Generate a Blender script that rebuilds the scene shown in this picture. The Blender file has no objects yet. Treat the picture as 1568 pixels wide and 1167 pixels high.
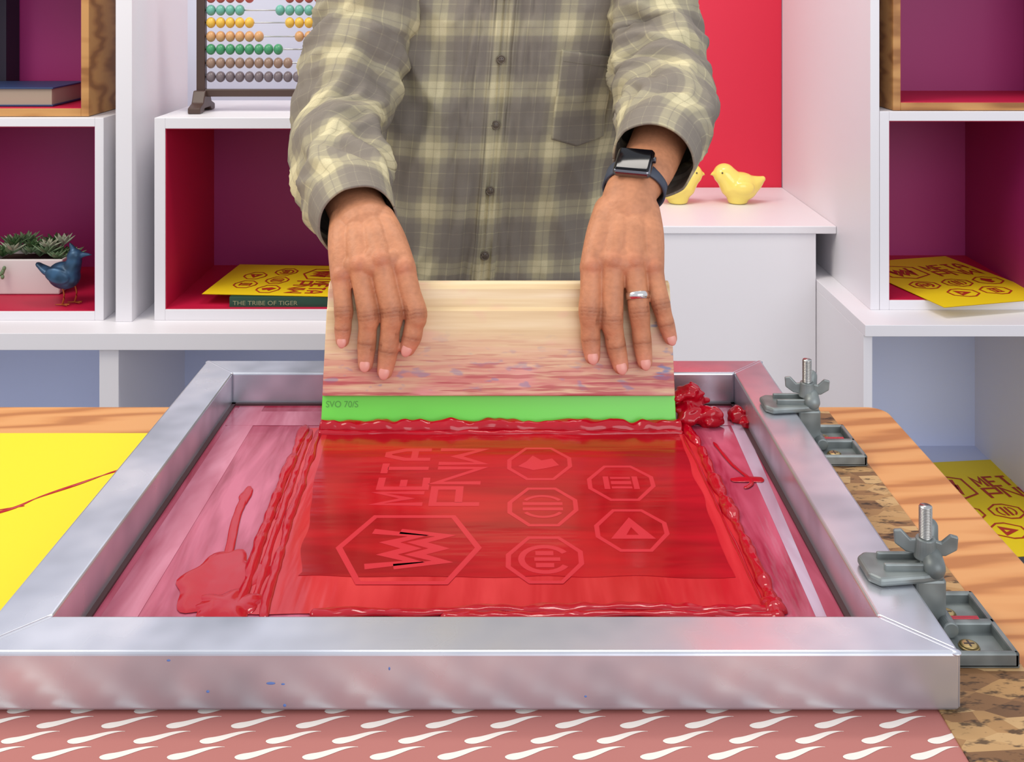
import bpy, bmesh, math, random, bisect
from mathutils import Vector, Matrix, noise
random.seed(4)
scene = bpy.context.scene
scene.view_settings.view_transform = 'Standard'
pi = math.pi

# ------------------------------------------------------------------ helpers
def s2l(c):
    out = []
    for v in c[:3]:
        v = v / 255.0
        out.append(v / 12.92 if v <= 0.04045 else ((v + 0.055) / 1.055) ** 2.4)
    return (out[0], out[1], out[2], 1.0)

class NT:
    def __init__(s, name):
        s.m = bpy.data.materials.new(name); s.m.use_nodes = True
        s.t = s.m.node_tree; s.b = s.t.nodes['Principled BSDF']
    def n(s, typ, **kw):
        nd = s.t.nodes.new(typ)
        for k, v in kw.items(): setattr(nd, k, v)
        return nd
    def l(s, a, b): s.t.links.new(a, b)
    def coord(s, scale=(1, 1, 1), rot=(0, 0, 0), kind='Object', loc=(0, 0, 0)):
        tc = s.n('ShaderNodeTexCoord'); mp = s.n('ShaderNodeMapping')
        mp.inputs['Scale'].default_value = scale; mp.inputs['Rotation'].default_value = rot
        mp.inputs['Location'].default_value = loc
        s.l(tc.outputs[kind], mp.inputs[0]); return mp.outputs[0]
    def noise(s, vec, scale, detail=1, rough=.5, dist=0):
        nd = s.n('ShaderNodeTexNoise'); nd.inputs['Scale'].default_value = scale
        nd.inputs['Detail'].default_value = min(detail, 3); nd.inputs['Roughness'].default_value = rough
        nd.inputs['Distortion'].default_value = dist
        s.l(vec, nd.inputs['Vector']); return nd.outputs['Fac']
    def ramp(s, fac, stops, interp='LINEAR'):
        r = s.n('ShaderNodeValToRGB'); r.color_ramp.interpolation = interp
        el = r.color_ramp.elements
        while len(el) < len(stops): el.new(0.5)
        for e, (p, c) in zip(el, stops):
            e.position = p; e.color = c if len(c) == 4 else (*c, 1)
        s.l(fac, r.inputs[0]); return r.outputs[0]
    def mix(s, fac, a, b, mode='MIX'):
        m = s.n('ShaderNodeMix'); m.data_type = 'RGBA'; m.blend_type = mode
        for sock, v in ((m.inputs[0], fac), (m.inputs[6], a), (m.inputs[7], b)):
            if isinstance(v, (int, float)): sock.default_value = v
            elif isinstance(v, tuple): sock.default_value = v
            else: s.l(v, sock)
        return m.outputs[2]
    def math(s, op, a, b=0.0, clamp=False):
        m = s.n('ShaderNodeMath'); m.operation = op; m.use_clamp = clamp
        for sock, v in ((m.inputs[0], a), (m.inputs[1], b)):
            if isinstance(v, (int, float)): sock.default_value = v
            else: s.l(v, sock)
        return m.outputs[0]
    def bump(s, h, strength=.3, dist=.001):
        b = s.n('ShaderNodeBump'); b.inputs['Strength'].default_value = strength
        b.inputs['Distance'].default_value = dist
        s.l(h, b.inputs['Height']); s.l(b.outputs[0], s.b.inputs['Normal'])
    def set(s, **kw):
        for k, v in kw.items():
            s.b.inputs[k.replace('_', ' ')].default_value = v
    def base(s, c):
        if isinstance(c, tuple): s.b.inputs['Base Color'].default_value = c
        else: s.l(c, s.b.inputs['Base Color'])

_cache = {}
def simple(name, rgb, rough=.5, metal=0., var=.06, vscale=12, bump=0., bscale=200, dist=.0005, spec=.5):
    if name in _cache: return _cache[name]
    m = NT(name); c = s2l(rgb)
    if var > .025:
        f = m.noise(m.coord(), vscale, 1)
        lo = tuple(x * (1 - var * 2) for x in c[:3]) + (1,); hi = tuple(min(1, x * (1 + var * 2)) for x in c[:3]) + (1,)
        m.base(m.ramp(f, [(.3, lo), (.7, hi)]))
    else: m.base(c)
    m.set(Roughness=rough, Metallic=metal); m.b.inputs['Specular IOR Level'].default_value = spec
    if bump: m.bump(m.noise(m.coord(), bscale, 1), bump, dist)
    _cache[name] = m.m
    return m.m

def empty(name, loc=(0, 0, 0)):
    e = bpy.data.objects.new(name, None); e.location = loc; e.empty_display_size = .05
    scene.collection.objects.link(e); return e
def link(ob, parent=None):
    scene.collection.objects.link(ob)
    if parent is not None:
        ob.parent = parent
        ob.matrix_parent_inverse = Matrix.Translation(parent.location).inverted()
    return ob
def mesh_obj(name, verts, faces, mat=None, parent=None, smooth=False, bevel=0, bseg=2, uv=None):
    me = bpy.data.meshes.new(name); me.from_pydata([tuple(v) for v in verts], [], faces); me.update()
    if uv is not None:
        l = me.uv_layers.new(name='UVMap')
        for lp in me.loops: l.data[lp.index].uv = uv[lp.vertex_index]
    if smooth:
        for p in me.polygons: p.use_smooth = True
    ob = bpy.data.objects.new(name, me)
    if mat: me.materials.append(mat)
    link(ob, parent)
    if bevel:
        b = ob.modifiers.new('bev', 'BEVEL'); b.width = bevel; b.segments = bseg; b.limit_method = 'ANGLE'
    return ob
def boxdata(x0, x1, y0, y1, z0, z1):
    v = [(x0, y0, z0), (x1, y0, z0), (x1, y1, z0), (x0, y1, z0), (x0, y0, z1), (x1, y0, z1), (x1, y1, z1), (x0, y1, z1)]
    f = [(3, 2, 1, 0), (4, 5, 6, 7), (0, 1, 5, 4), (1, 2, 6, 5), (2, 3, 7, 6), (3, 0, 4, 7)]
    return v, f
def box(name, x0, x1, y0, y1, z0, z1, mat, parent=None, bevel=.001):
    v, f = boxdata(x0, x1, y0, y1, z0, z1)
    return mesh_obj(name, v, f, mat, parent, bevel=bevel)
def merge(parts):
    V = []; F = []
    for v, f in parts:
        o = len(V); V += [tuple(p) for p in v]; F += [tuple(i + o for i in q) for q in f]
    return V, F
def catmull(pts, sub):
    n = len(pts); out = []
    for i in range(n - 1):
        p0 = pts[max(i - 1, 0)]; p1 = pts[i]; p2 = pts[i + 1]; p3 = pts[min(i + 2, n - 1)]
        for k in range(sub):
            t = k / sub
            out.append([.5 * (2 * b + (c - a) * t + (2 * a - 5 * b + 4 * c - d) * t * t + (3 * b - a - 3 * c + d) * t ** 3)
                        for a, b, c, d in zip(p0, p1, p2, p3)])
    out.append(list(pts[-1])); return out
def frames(P, up):
    res = []
    for i in range(len(P)):
        a = P[max(i - 1, 0)]; b = P[min(i + 1, len(P) - 1)]
        t = (b - a).normalized()
        s = t.cross(up)
        if s.length < 1e-4: s = t.cross(Vector((1, 0, 0)))
        s.normalize(); res.append((t, s, s.cross(t).normalized()))
    return res
def tubedata(pts, radii, n=20, sub=6, up=(0, 0, 1), flat=1.0, round_ends=True):
    q = catmull([list(p) + [r] for p, r in zip(pts, radii)], sub)
    P = [Vector(a[:3]) for a in q]; R = [a[3] for a in q]
    fr = frames(P, Vector(up)); rings = []
    def ring(c, r, f):
        t, s, u = f
        return [c + s * (math.cos(2 * pi * j / n) * r) + u * (math.sin(2 * pi * j / n) * r * flat) for j in range(n)]
    if round_ends:
        for a in (80, 60, 40, 20):
            a = math.radians(a); rings.append(ring(P[0] - fr[0][0] * R[0] * math.sin(a), R[0] * math.cos(a), fr[0]))
    for c, r, f in zip(P, R, fr): rings.append(ring(c, r, f))
    if round_ends:
        for a in (20, 40, 60, 80):
            a = math.radians(a); rings.append(ring(P[-1] + fr[-1][0] * R[-1] * math.sin(a), R[-1] * math.cos(a), fr[-1]))
    V = [v for r in rings for v in r]; F = []
    for i in range(len(rings) - 1):
        for j in range(n):
            k = (j + 1) % n; F.append((i * n + j, i * n + k, (i + 1) * n + k, (i + 1) * n + j))
    F.append(tuple(reversed(range(n)))); F.append(tuple((len(rings) - 1) * n + j for j in range(n)))
    return V, F
def elldata(c, r, rot=None, nu=20, nv=12):
    V = []; F = []; c = Vector(c); rot = rot or Matrix.Identity(3)
    for i in range(1, nv):
        a = pi * i / nv
        for j in range(nu):
            b = 2 * pi * j / nu
            V.append(c + rot @ Vector((r[0] * math.sin(a) * math.cos(b), r[1] * math.sin(a) * math.sin(b), r[2] * math.cos(a))))
    V.append(c + rot @ Vector((0, 0, r[2]))); V.append(c + rot @ Vector((0, 0, -r[2])))
    T = len(V) - 2
    for i in range(nv - 2):
        for j in range(nu):
            k = (j + 1) % nu; F.append((i * nu + j, (i + 1) * nu + j, (i + 1) * nu + k, i * nu + k))
    for j in range(nu):
        k = (j + 1) % nu; F.append((T, j, k)); F.append((T + 1, (nv - 2) * nu + k, (nv - 2) * nu + j))
    return V, F
def cyldata(c0, c1, r0, r1=None, n=24):
    r1 = r0 if r1 is None else r1; c0 = Vector(c0); c1 = Vector(c1)
    t = (c1 - c0).normalized(); up = Vector((0, 0, 1)) if abs(t.z) < .9 else Vector((0, 1, 0))
    s = t.cross(up).normalized(); u = s.cross(t)
    V = []
    for c, r in ((c0, r0), (c1, r1)):
        for j in range(n):
            a = 2 * pi * j / n; V.append(c + s * math.cos(a) * r + u * math.sin(a) * r)
    F = [(j, (j + 1) % n, n + (j + 1) % n, n + j) for j in range(n)]
    F.append(tuple(reversed(range(n)))); F.append(tuple(range(n, 2 * n)))
    return V, F
def remeshed(name, parts, voxel, smooth_it=6, fac=.5):
    V, F = merge(parts); me = bpy.data.meshes.new(name); me.from_pydata(V, [], F); me.update()
    bm = bmesh.new(); bm.from_mesh(me); bmesh.ops.recalc_face_normals(bm, faces=bm.faces); bm.to_mesh(me); bm.free()
    ob = bpy.data.objects.new(name + '_tmp', me); scene.collection.objects.link(ob)
    r = ob.modifiers.new('r', 'REMESH'); r.mode = 'VOXEL'; r.voxel_size = voxel
    s = ob.modifiers.new('s', 'SMOOTH'); s.iterations = smooth_it; s.factor = fac
    dg = bpy.context.evaluated_depsgraph_get(); dg.update()
    new = bpy.data.meshes.new_from_object(ob.evaluated_get(dg)); new.name = name
    bpy.data.objects.remove(ob)
    for p in new.polygons: p.use_smooth = True
    return new
def obj_from(name, me, mat, parent):
    ob = bpy.data.objects.new(name, me); me.materials.clear(); me.materials.append(mat); return link(ob, parent)

# ------------------------------------------------------------------ materials
WHITE = simple('white_laminate', (230, 227, 231), .42, var=.02)
CRIM = simple('crimson_paint', (192, 18, 62), .5, var=.02)
PURP = simple('magenta_liner', (160, 38, 108), .5, var=.02)  # purple tone for backs and right-hand walls; other inner faces crimson
PALEB = simple('pale_blue_laminate', (206, 214, 240), .5, var=.02)
REDW = simple('red_wall_paint', (214, 30, 62), .55, var=.02)
WALLM = simple('off_white_wall_paint', (220, 224, 238), .6, var=.02)
FLOORM = simple('grey_floor', (150, 145, 140), .5, var=.05, vscale=3)
INK = simple('glossy_red_ink', (174, 4, 28), .13, var=.02, bump=.45, bscale=45, dist=.0025, spec=.45)
PRINTED = simple('dark_red_print', (176, 42, 22), .6, var=.02)
YEL = simple('yellow_paper', (240, 208, 10), .6, var=.02)
DGREY = simple('dark_metal', (70, 60, 56), .45, metal=.3, var=.02)
CAST = simple('grey_cast_metal', (124, 130, 128), .45, metal=.4, var=.16, vscale=60)
STEEL = simple('zinc_steel', (190, 190, 186), .28, metal=1., var=.02)
GREEN = simple('green_polyurethane', (112, 218, 72), .3, var=.02)

def aluminium():
    m = NT('brushed_aluminium'); v = m.coord((1, 1, 1))
    f = m.noise(v, 7, 3, .65); sc = m.noise(m.coord((2, 50, 50)), 9, 2, .6)
    c = m.ramp(f, [(.32, s2l((158, 162, 172))), (.5, s2l((200, 203, 212))), (.68, s2l((232, 232, 236)))])
    m.base(c)
    m.l(m.ramp(f, [(.32, (.42, .42, .42)), (.68, (.22, .22, .22))]), m.b.inputs['Roughness'])
    m.set(Metallic=.8); m.bump(sc, .05, .0004)
    return m.m
ALU = aluminium()

def ply(name, rotz=0, c1=(200, 136, 78), c2=(210, 150, 92), c3=(176, 112, 60), sc=(1.2, 9, 9), wsc=.8):
    m = NT(name); v = m.coord(sc, (0, 0, rotz))
    w = m.n('ShaderNodeTexWave'); w.bands_direction = 'Y'; w.inputs['Scale'].default_value = wsc
    w.inputs['Distortion'].default_value = 7; w.inputs['Detail'].default_value = 2; w.inputs['Detail Scale'].default_value = 1.4
    m.l(v, w.inputs['Vector'])
    c = m.ramp(w.outputs['Fac'], [(.05, s2l(c3)), (.35, s2l(c1)), (.9, s2l(c2))])
    m.base(c); m.set(Roughness=.5); return m.m
PLY = ply('plywood_top', rotz=math.radians(-62), sc=(2.6, 26, 9))
WOODBOX = ply('plywood_box', 0, (176, 122, 66), (196, 144, 84), (150, 98, 48), (4, 4, 20))

def osb():
    m = NT('osb_board'); v = m.coord((22, 60, 20), (0, 0, .5))
    vo = m.n('ShaderNodeTexVoronoi'); vo.inputs['Scale'].default_value = 1.6; m.l(v, vo.inputs['Vector'])
    sep = m.n('ShaderNodeSeparateColor'); m.l(vo.outputs['Color'], sep.inputs[0])
    c = m.ramp(sep.outputs[0], [(0, s2l((104, 72, 44))), (.35, s2l((140, 100, 62))), (.7, s2l((168, 128, 80))), (1, s2l((188, 152, 104)))])
    d = m.ramp(m.noise(m.coord((60, 160, 60), (0, 0, .5)), 1, 3, .7), [(.36, s2l((60, 42, 30))), (.46, (1, 1, 1, 1))])
    c = m.mix(.8, c, d, 'MULTIPLY'); m.base(c); m.set(Roughness=.7); return m.m
OSB = osb()

def squeegee_wood():
    m = NT('stained_squeegee_wood')
    g = m.noise(m.coord((3, 40, 75)), 1.3, 3, .55)
    c = m.ramp(g, [(.25, s2l((206, 174, 126))), (.5, s2l((224, 198, 152))), (.75, s2l((236, 216, 178)))])
    sx = m.n('ShaderNodeSeparateXYZ'); tc = m.n('ShaderNodeTexCoord'); m.l(tc.outputs['Object'], sx.inputs[0])
    low = m.math('DIVIDE', m.math('SUBTRACT', .899, sx.outputs[2]), .050, True)
    wob = m.math('MULTIPLY', m.math('SUBTRACT', m.noise(m.coord((6, 6, 30), loc=(2, 2, 2)), 1.5, 2), .5), .6)
    low = m.math('ADD', low, m.math('MULTIPLY', wob, m.math('MULTIPLY', low, m.math('SUBTRACT', 1.6, low))), True)
    st = m.noise(m.coord((9, 30, 130)), 1.3, 3, .65)
    f = m.math('MULTIPLY', low, m.ramp(st, [(.30, (.25, .25, .25)), (.58, (1, 1, 1))]))
    c = m.mix(m.math('MULTIPLY', f, .85), c, s2l((196, 96, 98)))
    pk = m.ramp(m.noise(m.coord((11, 30, 26), loc=(9.3, 1, 4)), 1.3, 2), [(.56, (0, 0, 0)), (.72, (1, 1, 1))])
    c = m.mix(m.math('MULTIPLY', pk, .55), c, s2l((226, 154, 150)))
    b = m.ramp(m.noise(m.coord((38, 60, 100), loc=(3, 1, 2)), 1.3, 2), [(.60, (0, 0, 0)), (.68, (1, 1, 1))])
    right = m.math('DIVIDE', m.math('SUBTRACT', sx.outputs[0], .125), .03, True)
    rt = m.math('MULTIPLY', b, m.math('ADD', m.math('MULTIPLY', low, .6), m.math('MULTIPLY', right, 1.2), True))
    c = m.mix(m.math('MULTIPLY', rt, .75), c, s2l((92, 120, 166)))
    r = m.ramp(m.noise(m.coord((14, 60, 230), loc=(7, 5, 2)), 1.3, 2), [(.53, (0, 0, 0)), (.60, (1, 1, 1))])
    c = m.mix(m.math('MULTIPLY', m.math('MULTIPLY', r, low), .7), c, s2l((170, 46, 60)))
    m.base(c); m.set(Roughness=.45); return m.m
SQW = squeegee_wood()

def film(name, lo, hi, rough, sc=(4, 3, 1), det=3, rot=0, spec=.5, ripple=0):
    m = NT(name); f = m.noise(m.coord(sc, (0, 0, rot)), 3.5, det, .6, .6)
    m.base(m.ramp(f, [(.34, s2l(lo)), (.66, s2l(hi))])); m.set(Roughness=rough); m.b.inputs['Specular IOR Level'].default_value = spec
    if ripple: m.bump(m.noise(m.coord((sc[0] * 2, sc[1] * 2, 1)), 5, 2), ripple, .004)
    return m.m
EMUL = film('pink_emulsion_mesh', (146, 40, 64), (190, 92, 116), .12, (12, 2, 1), ripple=.10)
WET = film('wet_red_mesh', (146, 6, 20), (184, 16, 30), .16, (1.2, 7, 1), spec=.35, ripple=.12)
ORNG = film('thin_red_film', (182, 24, 32), (206, 54, 58), .16, (9, 1.2, 1), spec=.4, ripple=.12)
LOGO = simple('stencil_opening_red', (196, 44, 56), .22, var=.02, spec=.3)
TAPE = film('bluish_tape', (170, 130, 150), (196, 176, 196), .25, (9, 2, 1))
MAUV = film('mauve_tape', (168, 76, 98), (200, 122, 142), .2, (9, 2, 1))

def plaid():
    m = NT('plaid_flannel'); tc = m.n('ShaderNodeTexCoord'); sp = m.n('ShaderNodeSeparateXYZ'); m.l(tc.outputs['UV'], sp.inputs[0])
    P = .083; k = lambda v: (v,) * 3
    stops = [(0.0, k(.14)), (.10, k(.10)), (.110, k(.55)), (.124, k(.10)), (.25, k(.14)), (.275, k(.42)), (.35, k(.48)), (.375, k(.90)),
             (.44, k(.96)), (.486, k(.90)), (.496, k(.55)), (.510, k(.90)), (.60, k(.92)), (.625, k(.50)), (.72, k(.42)), (.745, k(.14)), (.86, k(.10)), (.872, k(.50)), (.886, k(.10))]
    vals = []
    for i in (0, 1):
        f = m.math('FRACT', m.math('ADD', m.math('DIVIDE', sp.outputs[i], P), 20.5 if i == 0 else 20.5 - (1.115 / P) % 1))
        vals.append(m.ramp(f, stops))
    a = m.mix(.5, vals[0], vals[1])
    c = m.ramp(a, [(0, s2l((126, 117, 109))), (.28, s2l((141, 132, 118))), (.5, s2l((164, 155, 131))), (.75, s2l((196, 185, 148))), (1, s2l((226, 214, 172)))])
    wv = m.noise(m.coord((1, 1, 1), kind='UV'), 900, 0)
    c = m.mix(m.math('MULTIPLY', wv, .24), c, s2l((112, 104, 94)))
    m.base(c); m.set(Roughness=.95); m.b.inputs['Specular IOR Level'].default_value = .2
    m.bump(m.noise(m.coord((1, 1, 1)), 45, 2), .4, .0025); return m.m
PLAID = plaid()

def skinmat():
    m = NT('skin'); a = m.n('ShaderNodeAttribute'); a.attribute_name = 'tint'
    m.base(a.outputs['Color']); m.set(Roughness=.52); m.b.inputs['Specular IOR Level'].default_value = .35
    m.bump(m.noise(m.coord(), 420, 2), .45, .0007); return m.m
SKIN = skinmat()
NAIL = simple('fingernail', (220, 152, 136), .3, var=.02, spec=.4)
JEANS = simple('dark_denim', (44, 52, 74), .85, var=.02)
HAIR = simple('dark_hair', (36, 26, 22), .6, var=.02)

# ------------------------------------------------------------------ room
box('floor', -3.2, 3.2, -2.2, 2.99, -.05, 0, FLOORM, bevel=0)
box('wall_back', -3.2, 3.2, 2.90, 3.0, 0, 2.9, WALLM, bevel=0)
box('red_wall_panel', .0, .748, 2.88, 2.90, .02, 2.6, REDW)

# ------------------------------------------------------------------ shelves
def cubby(parent, tag, x0, x1, yf, yb, z0, z1, t=.018, inner_b=PURP, inner_s=CRIM):
    box(tag + '_side_a', x0, x0 + t, yf, yb, z0, z1, WHITE, parent)
    box(tag + '_side_b', x1 - t, x1, yf, yb, z0, z1, WHITE, parent)
    box(tag + '_top', x0 + t, x1 - t, yf, yb, z1 - t, z1, WHITE, parent)
    box(tag + '_bottom', x0 + t, x1 - t, yf, yb, z0, z0 + t, WHITE, parent)
    box(tag + '_back', x0 + t, x1 - t, yb - .01, yb, z0 + t, z1 - t, inner_b, parent, 0)
    e = .0015; y0 = yf + .003
    box(tag + '_paint_l', x0 + t, x0 + t + e, y0, yb - .01, z0 + t, z1 - t, inner_s, parent, 0)
    box(tag + '_liner_r', x1 - t - e, x1 - t, y0, yb - .01, z0 + t, z1 - t, inner_b if inner_s is CRIM else inner_s, parent, 0)
    box(tag + '_paint_floor', x0 + t + e, x1 - t - e, y0, yb - .01, z0 + t, z0 + t + e, inner_s, parent, 0)
    box(tag + '_paint_top', x0 + t + e, x1 - t - e, y0, yb - .01, z1 - t - e, z1 - t, inner_s, parent, 0)

L = empty('cube_shelving_unit', (-.78, 2.25, 0))
cubby(L, 'cube_left', -1.30, -.826, 2.10, 2.45, .583, .993)
cubby(L, 'cube_right', -.7235, -.262, 2.10, 2.45, .583, .993, t=.022)
box('upright_post', -.798, -.765, 2.09, 2.45, .583, 2.3, WHITE, L)
box('base_top', -1.5, -.25, 2.02, 2.46, .55, .583, WHITE, L)
for i, x in enumerate((-1.5, -.807, -.27)):
    box('base_divider_%d' % i, x, x + (.038 if i == 1 else .02), 2.03, 2.45, .0, .55, WHITE, L)
box('base_back', -1.48, -.27, 2.44, 2.45, .0, .55, PALEB, L, 0)
box('base_floor', -1.48, -.27, 2.03, 2.44, .08, .10, PALEB, L, 0)
def plybox(parent, x0, x1, yf, yb, z0, z1, t=.016):
    box('ply_side_a', x0, x0 + t, yf, yb, z0, z1, WOODBOX, parent)
    box('ply_side_b', x1 - t, x1, yf, yb, z0, z1, WOODBOX, parent)
    box('ply_top', x0 + t, x1 - t, yf, yb, z1 - t, z1, WOODBOX, parent)
    box('ply_bottom', x0 + t, x1 - t, yf, yb, z0, z0 + t, WOODBOX, parent)
    box('ply_back', x0 + t, x1 - t, yb - .01, yb, z0 + t, z1 - t, PURP, parent, 0)
    e = .0015
    box('ply_floor_paint', x0 + t, x1 - t, yf + .004, yb - .01, z0 + t, z0 + t + e, CRIM, parent, 0)
    box('ply_wall_paint_a', x0 + t, x0 + t + e, yf + .004, yb - .01, z0 + t + e, z1 - t, CRIM, parent, 0)
    box('ply_wall_liner_b', x1 - t - e, x1 - t, yf + .004, yb - .01, z0 + t + e, z1 - t, PURP, parent, 0)
PB1 = empty('plywood_display_box', (-1.05, 2.25, .994)); plybox(PB1, -1.26, -.862, 2.115, 2.38, .994, 1.40)
R = empty('cube_shelving_unit', (1.0, 2.3, 0))
box('tall_side_panel', .749, .768, 2.17, 2.878, .583, 2.4, WHITE, R)
cubby(R, 'cube_a', .7685, 1.13, 2.17, 2.55, .583, .998, t=.02)
cubby(R, 'cube_b', 1.132, 1.50, 2.17, 2.55, .583, .998, t=.02)
box('base_top', .704, 1.6, 2.07, 2.878, .560, .583, WHITE, R)
box('base_side', .704, .722, 2.08, 2.878, 0, .560, WHITE, R)
box('base_divider', 1.11, 1.128, 2.08, 2.5, 0, .560, WHITE, R)
box('base_back', .722, 1.6, 2.49, 2.5, .16, .560, PALEB, R, 0)
box('base_floor', .722, 1.6, 2.07, 2.5, .14, .16, PALEB, R, 0)
PB2 = empty('plywood_display_box', (1.0, 2.3, .999)); plybox(PB2, .800, 1.22, 2.18, 2.45, .999, 1.42)

PED = empty('white_pedestal_box', (.45, 2.6, 0))
box('pedestal_body', .16, .703, 2.40, 2.875, 0, .69, WHITE, PED, .002)
box('pedestal_top', .155, .7485, 2.395, 2.878, .69, .708, WHITE, PED, .002)

# ------------------------------------------------------------------ print layout (metres)
def ring_poly(pts, w):
    c = Vector((sum(p[0] for p in pts) / len(pts), sum(p[1] for p in pts) / len(pts)))
    n = len(pts); V = []
    for p in pts: V.append((p[0], p[1], 0))
    for p in pts:
        d = Vector(p) - c; d = d * (1 - w / d.length); V.append((c.x + d.x, c.y + d.y, 0))
    return V, [(i, (i + 1) % n, n + (i + 1) % n, n + i) for i in range(n)]
def octo(cx, cy, hw, hh, a=.34, b=.42):
    return [(cx - hw, cy - hh * a), (cx - hw, cy + hh * a * .6), (cx - hw * b, cy + hh), (cx + hw * b, cy + hh), (cx + hw, cy + hh * a), (cx + hw, cy - hh * a * .6), (cx + hw * b, cy - hh), (cx - hw * b, cy - hh)]
def rect(cx, cy, w, h, ang=0):
    c, s = math.cos(ang), math.sin(ang)
    V = [(cx + x * c - y * s, cy + x * s + y * c, 0) for x, y in ((-w / 2, -h / 2), (w / 2, -h / 2), (w / 2, h / 2), (-w / 2, h / 2))]
    return V, [(0, 1, 2, 3)]
def ribbon(pts, w):
    P = [Vector(p) for p in pts]; V = []; F = []
    for i, p in enumerate(P):
        d0 = (p - P[i - 1]).normalized() if i else (P[1] - p).normalized()
        d1 = (P[i + 1] - p).normalized() if i < len(P) - 1 else d0
        n0 = Vector((-d0.y, d0.x)); n1 = Vector((-d1.y, d1.x)); m = (n0 + n1)
        if m.length < .2: m = n0
        m.normalize(); k = min(2.2, 1 / max(.3, m.dot(n0)))
        V += [(p.x + m.x * w / 2 * k, p.y + m.y * w / 2 * k, 0), (p.x - m.x * w / 2 * k, p.y - m.y * w / 2 * k, 0)]
        if i: F.append((2 * i - 1, 2 * i + 1, 2 * i, 2 * i - 2))
    return V, F
def textdata(s, size, M, off=0.0):
    cu = bpy.data.curves.new('t', 'FONT'); cu.body = s; cu.size = size; cu.offset = size * off
    ob = bpy.data.objects.new('t', cu); scene.collection.objects.link(ob)
    dg = bpy.context.evaluated_depsgraph_get(); dg.update()
    me = bpy.data.meshes.new_from_object(ob.evaluated_get(dg)); bpy.data.objects.remove(ob)
    return [tuple(M @ v.co) for v in me.vertices], [tuple(p.vertices) for p in me.polygons]
def disc(x, y, rx, ry, n=24):
    return [(x + rx * math.cos(2 * pi * i / n), y + ry * math.sin(2 * pi * i / n), 0) for i in range(n)], [tuple(range(n))]
def strokes_glyph(strokes, ox, oy, sx, sy, w):
    return [ribbon([(ox + x * sx, oy + y * sy) for x, y in st], w) for st in strokes]
GL = {'M': [[(0, 0), (0, 1), (.5, .35), (1, 1), (1, 0)]], 'E': [[(1, 1), (0, 1), (0, 0), (1, 0)], [(.15, .5), (.8, .5)]], 'T': [[(0, 1), (1, 1)], [(.5, .93), (.5, 0)]],
      'A': [[(0, 0), (0, .6), (.35, 1), (.65, 1), (1, .6), (1, 0)], [(.16, .38), (.84, .38)]], 'P': [[(0, 0), (0, 1), (1, 1), (1, .45), (.1, .45)]], 'N': [[(0, 0), (0, 1), (1, 0), (1, 1)]],
      'W': [[(0, 1), (0, 0), (.5, .6), (1, 0), (1, 1)]]}
def word(s, x, y, h, wd, gap, w):
    out = []; u = 0
    for ch in s:
        for (V, F) in strokes_glyph(GL[ch], u, 0, wd, h, w):
            out.append(([(x - b, y + a, 0) for a, b, _ in V], F))
        u += wd + gap
    return out
def layout():
    parts = []
    cx, cy = -.0812, .816
    parts.append(ring_poly([(cx - .0575, cy), (cx - .034, cy + .051), (cx + .034, cy + .051), (cx + .0575, cy), (cx + .034, cy - .051), (cx - .034, cy - .051)], .0055))
    for dx in (0, .022):
        x = cx + dx
        parts.append(ribbon([(x - .031, cy + .025), (x + .006, cy + .018), (x - .016, cy + .008), (x + .002, cy - .001), (x - .016, cy - .010), (x + .006, cy - .020), (x - .031, cy - .027)], .0078))
    for (x, y) in ((.0255, .9633), (.0971, .9250), (.0261, .8822), (.0971, .8435), (.0252, .7996)):
        parts.append(ring_poly(octo(x, y, .030, .0335), .0042))
    def arc(x, y, r, w, a0=0, a1=360, n=24):
        return ribbon([(x + r * math.cos(math.radians(a0 + (a1 - a0) * i / n)), y + r * math.sin(math.radians(a0 + (a1 - a0) * i / n))) for i in range(n + 1)], w)
    x, y = .0255, .9633; parts += [([(x - .020, y - .006, 0), (x - .012, y + .004, 0), (x - .006, y + .016, 0), (x + .002, y + .006, 0), (x + .012, y + .010, 0), (x + .018, y - .004, 0), (x + .006, y - .010, 0), (x - .006, y - .014, 0)], [tuple(range(8))])]
    x, y = .0971, .9250; parts += [rect(x - .013, y, .005, .024), rect(x + .013, y, .005, .024), rect(x, y, .018, .006), rect(x, y + .009, .018, .004), rect(x, y - .009, .018, .004)]
    x, y = .0261, .8822; parts += [arc(x, y, .018, .0035, 35, 145), arc(x, y, .018, .0035, 215, 325), rect(x, y + .0045, .034, .005), rect(x, y - .0045, .034, .005)]
    x, y = .0971, .8435; parts += [([(x - .018, y - .014, 0), (x + .018, y - .014, 0), (x, y + .020, 0), (x - .005, y - .008, 0), (x + .005, y - .008, 0), (x, y + .004, 0)], [(0, 1, 4, 3), (1, 2, 5, 4), (2, 0, 3, 5)])]
    x, y = .0252, .7996; parts += [arc(x, y, .018, .0050, 30, 330), rect(x + .002, y, .02, .005), rect(x, y + .0085, .014, .006), rect(x, y - .0085, .014, .006)]
    parts += word('META', -.0765, .886, .040, .020, .0085, .0064)
    parts += word('PNW', -.0280, .886, .040, .029, .0095, .0066)
    V, F = merge(parts)
    return [(v[0] + .005, v[1] - .873, 0) for v in V], F
LV, LF = layout()
def print_on(name, M, mat, parent):
    vs = [M @ Vector(v) for v in LV]
    return mesh_obj(name, vs, LF, mat, parent)

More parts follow.
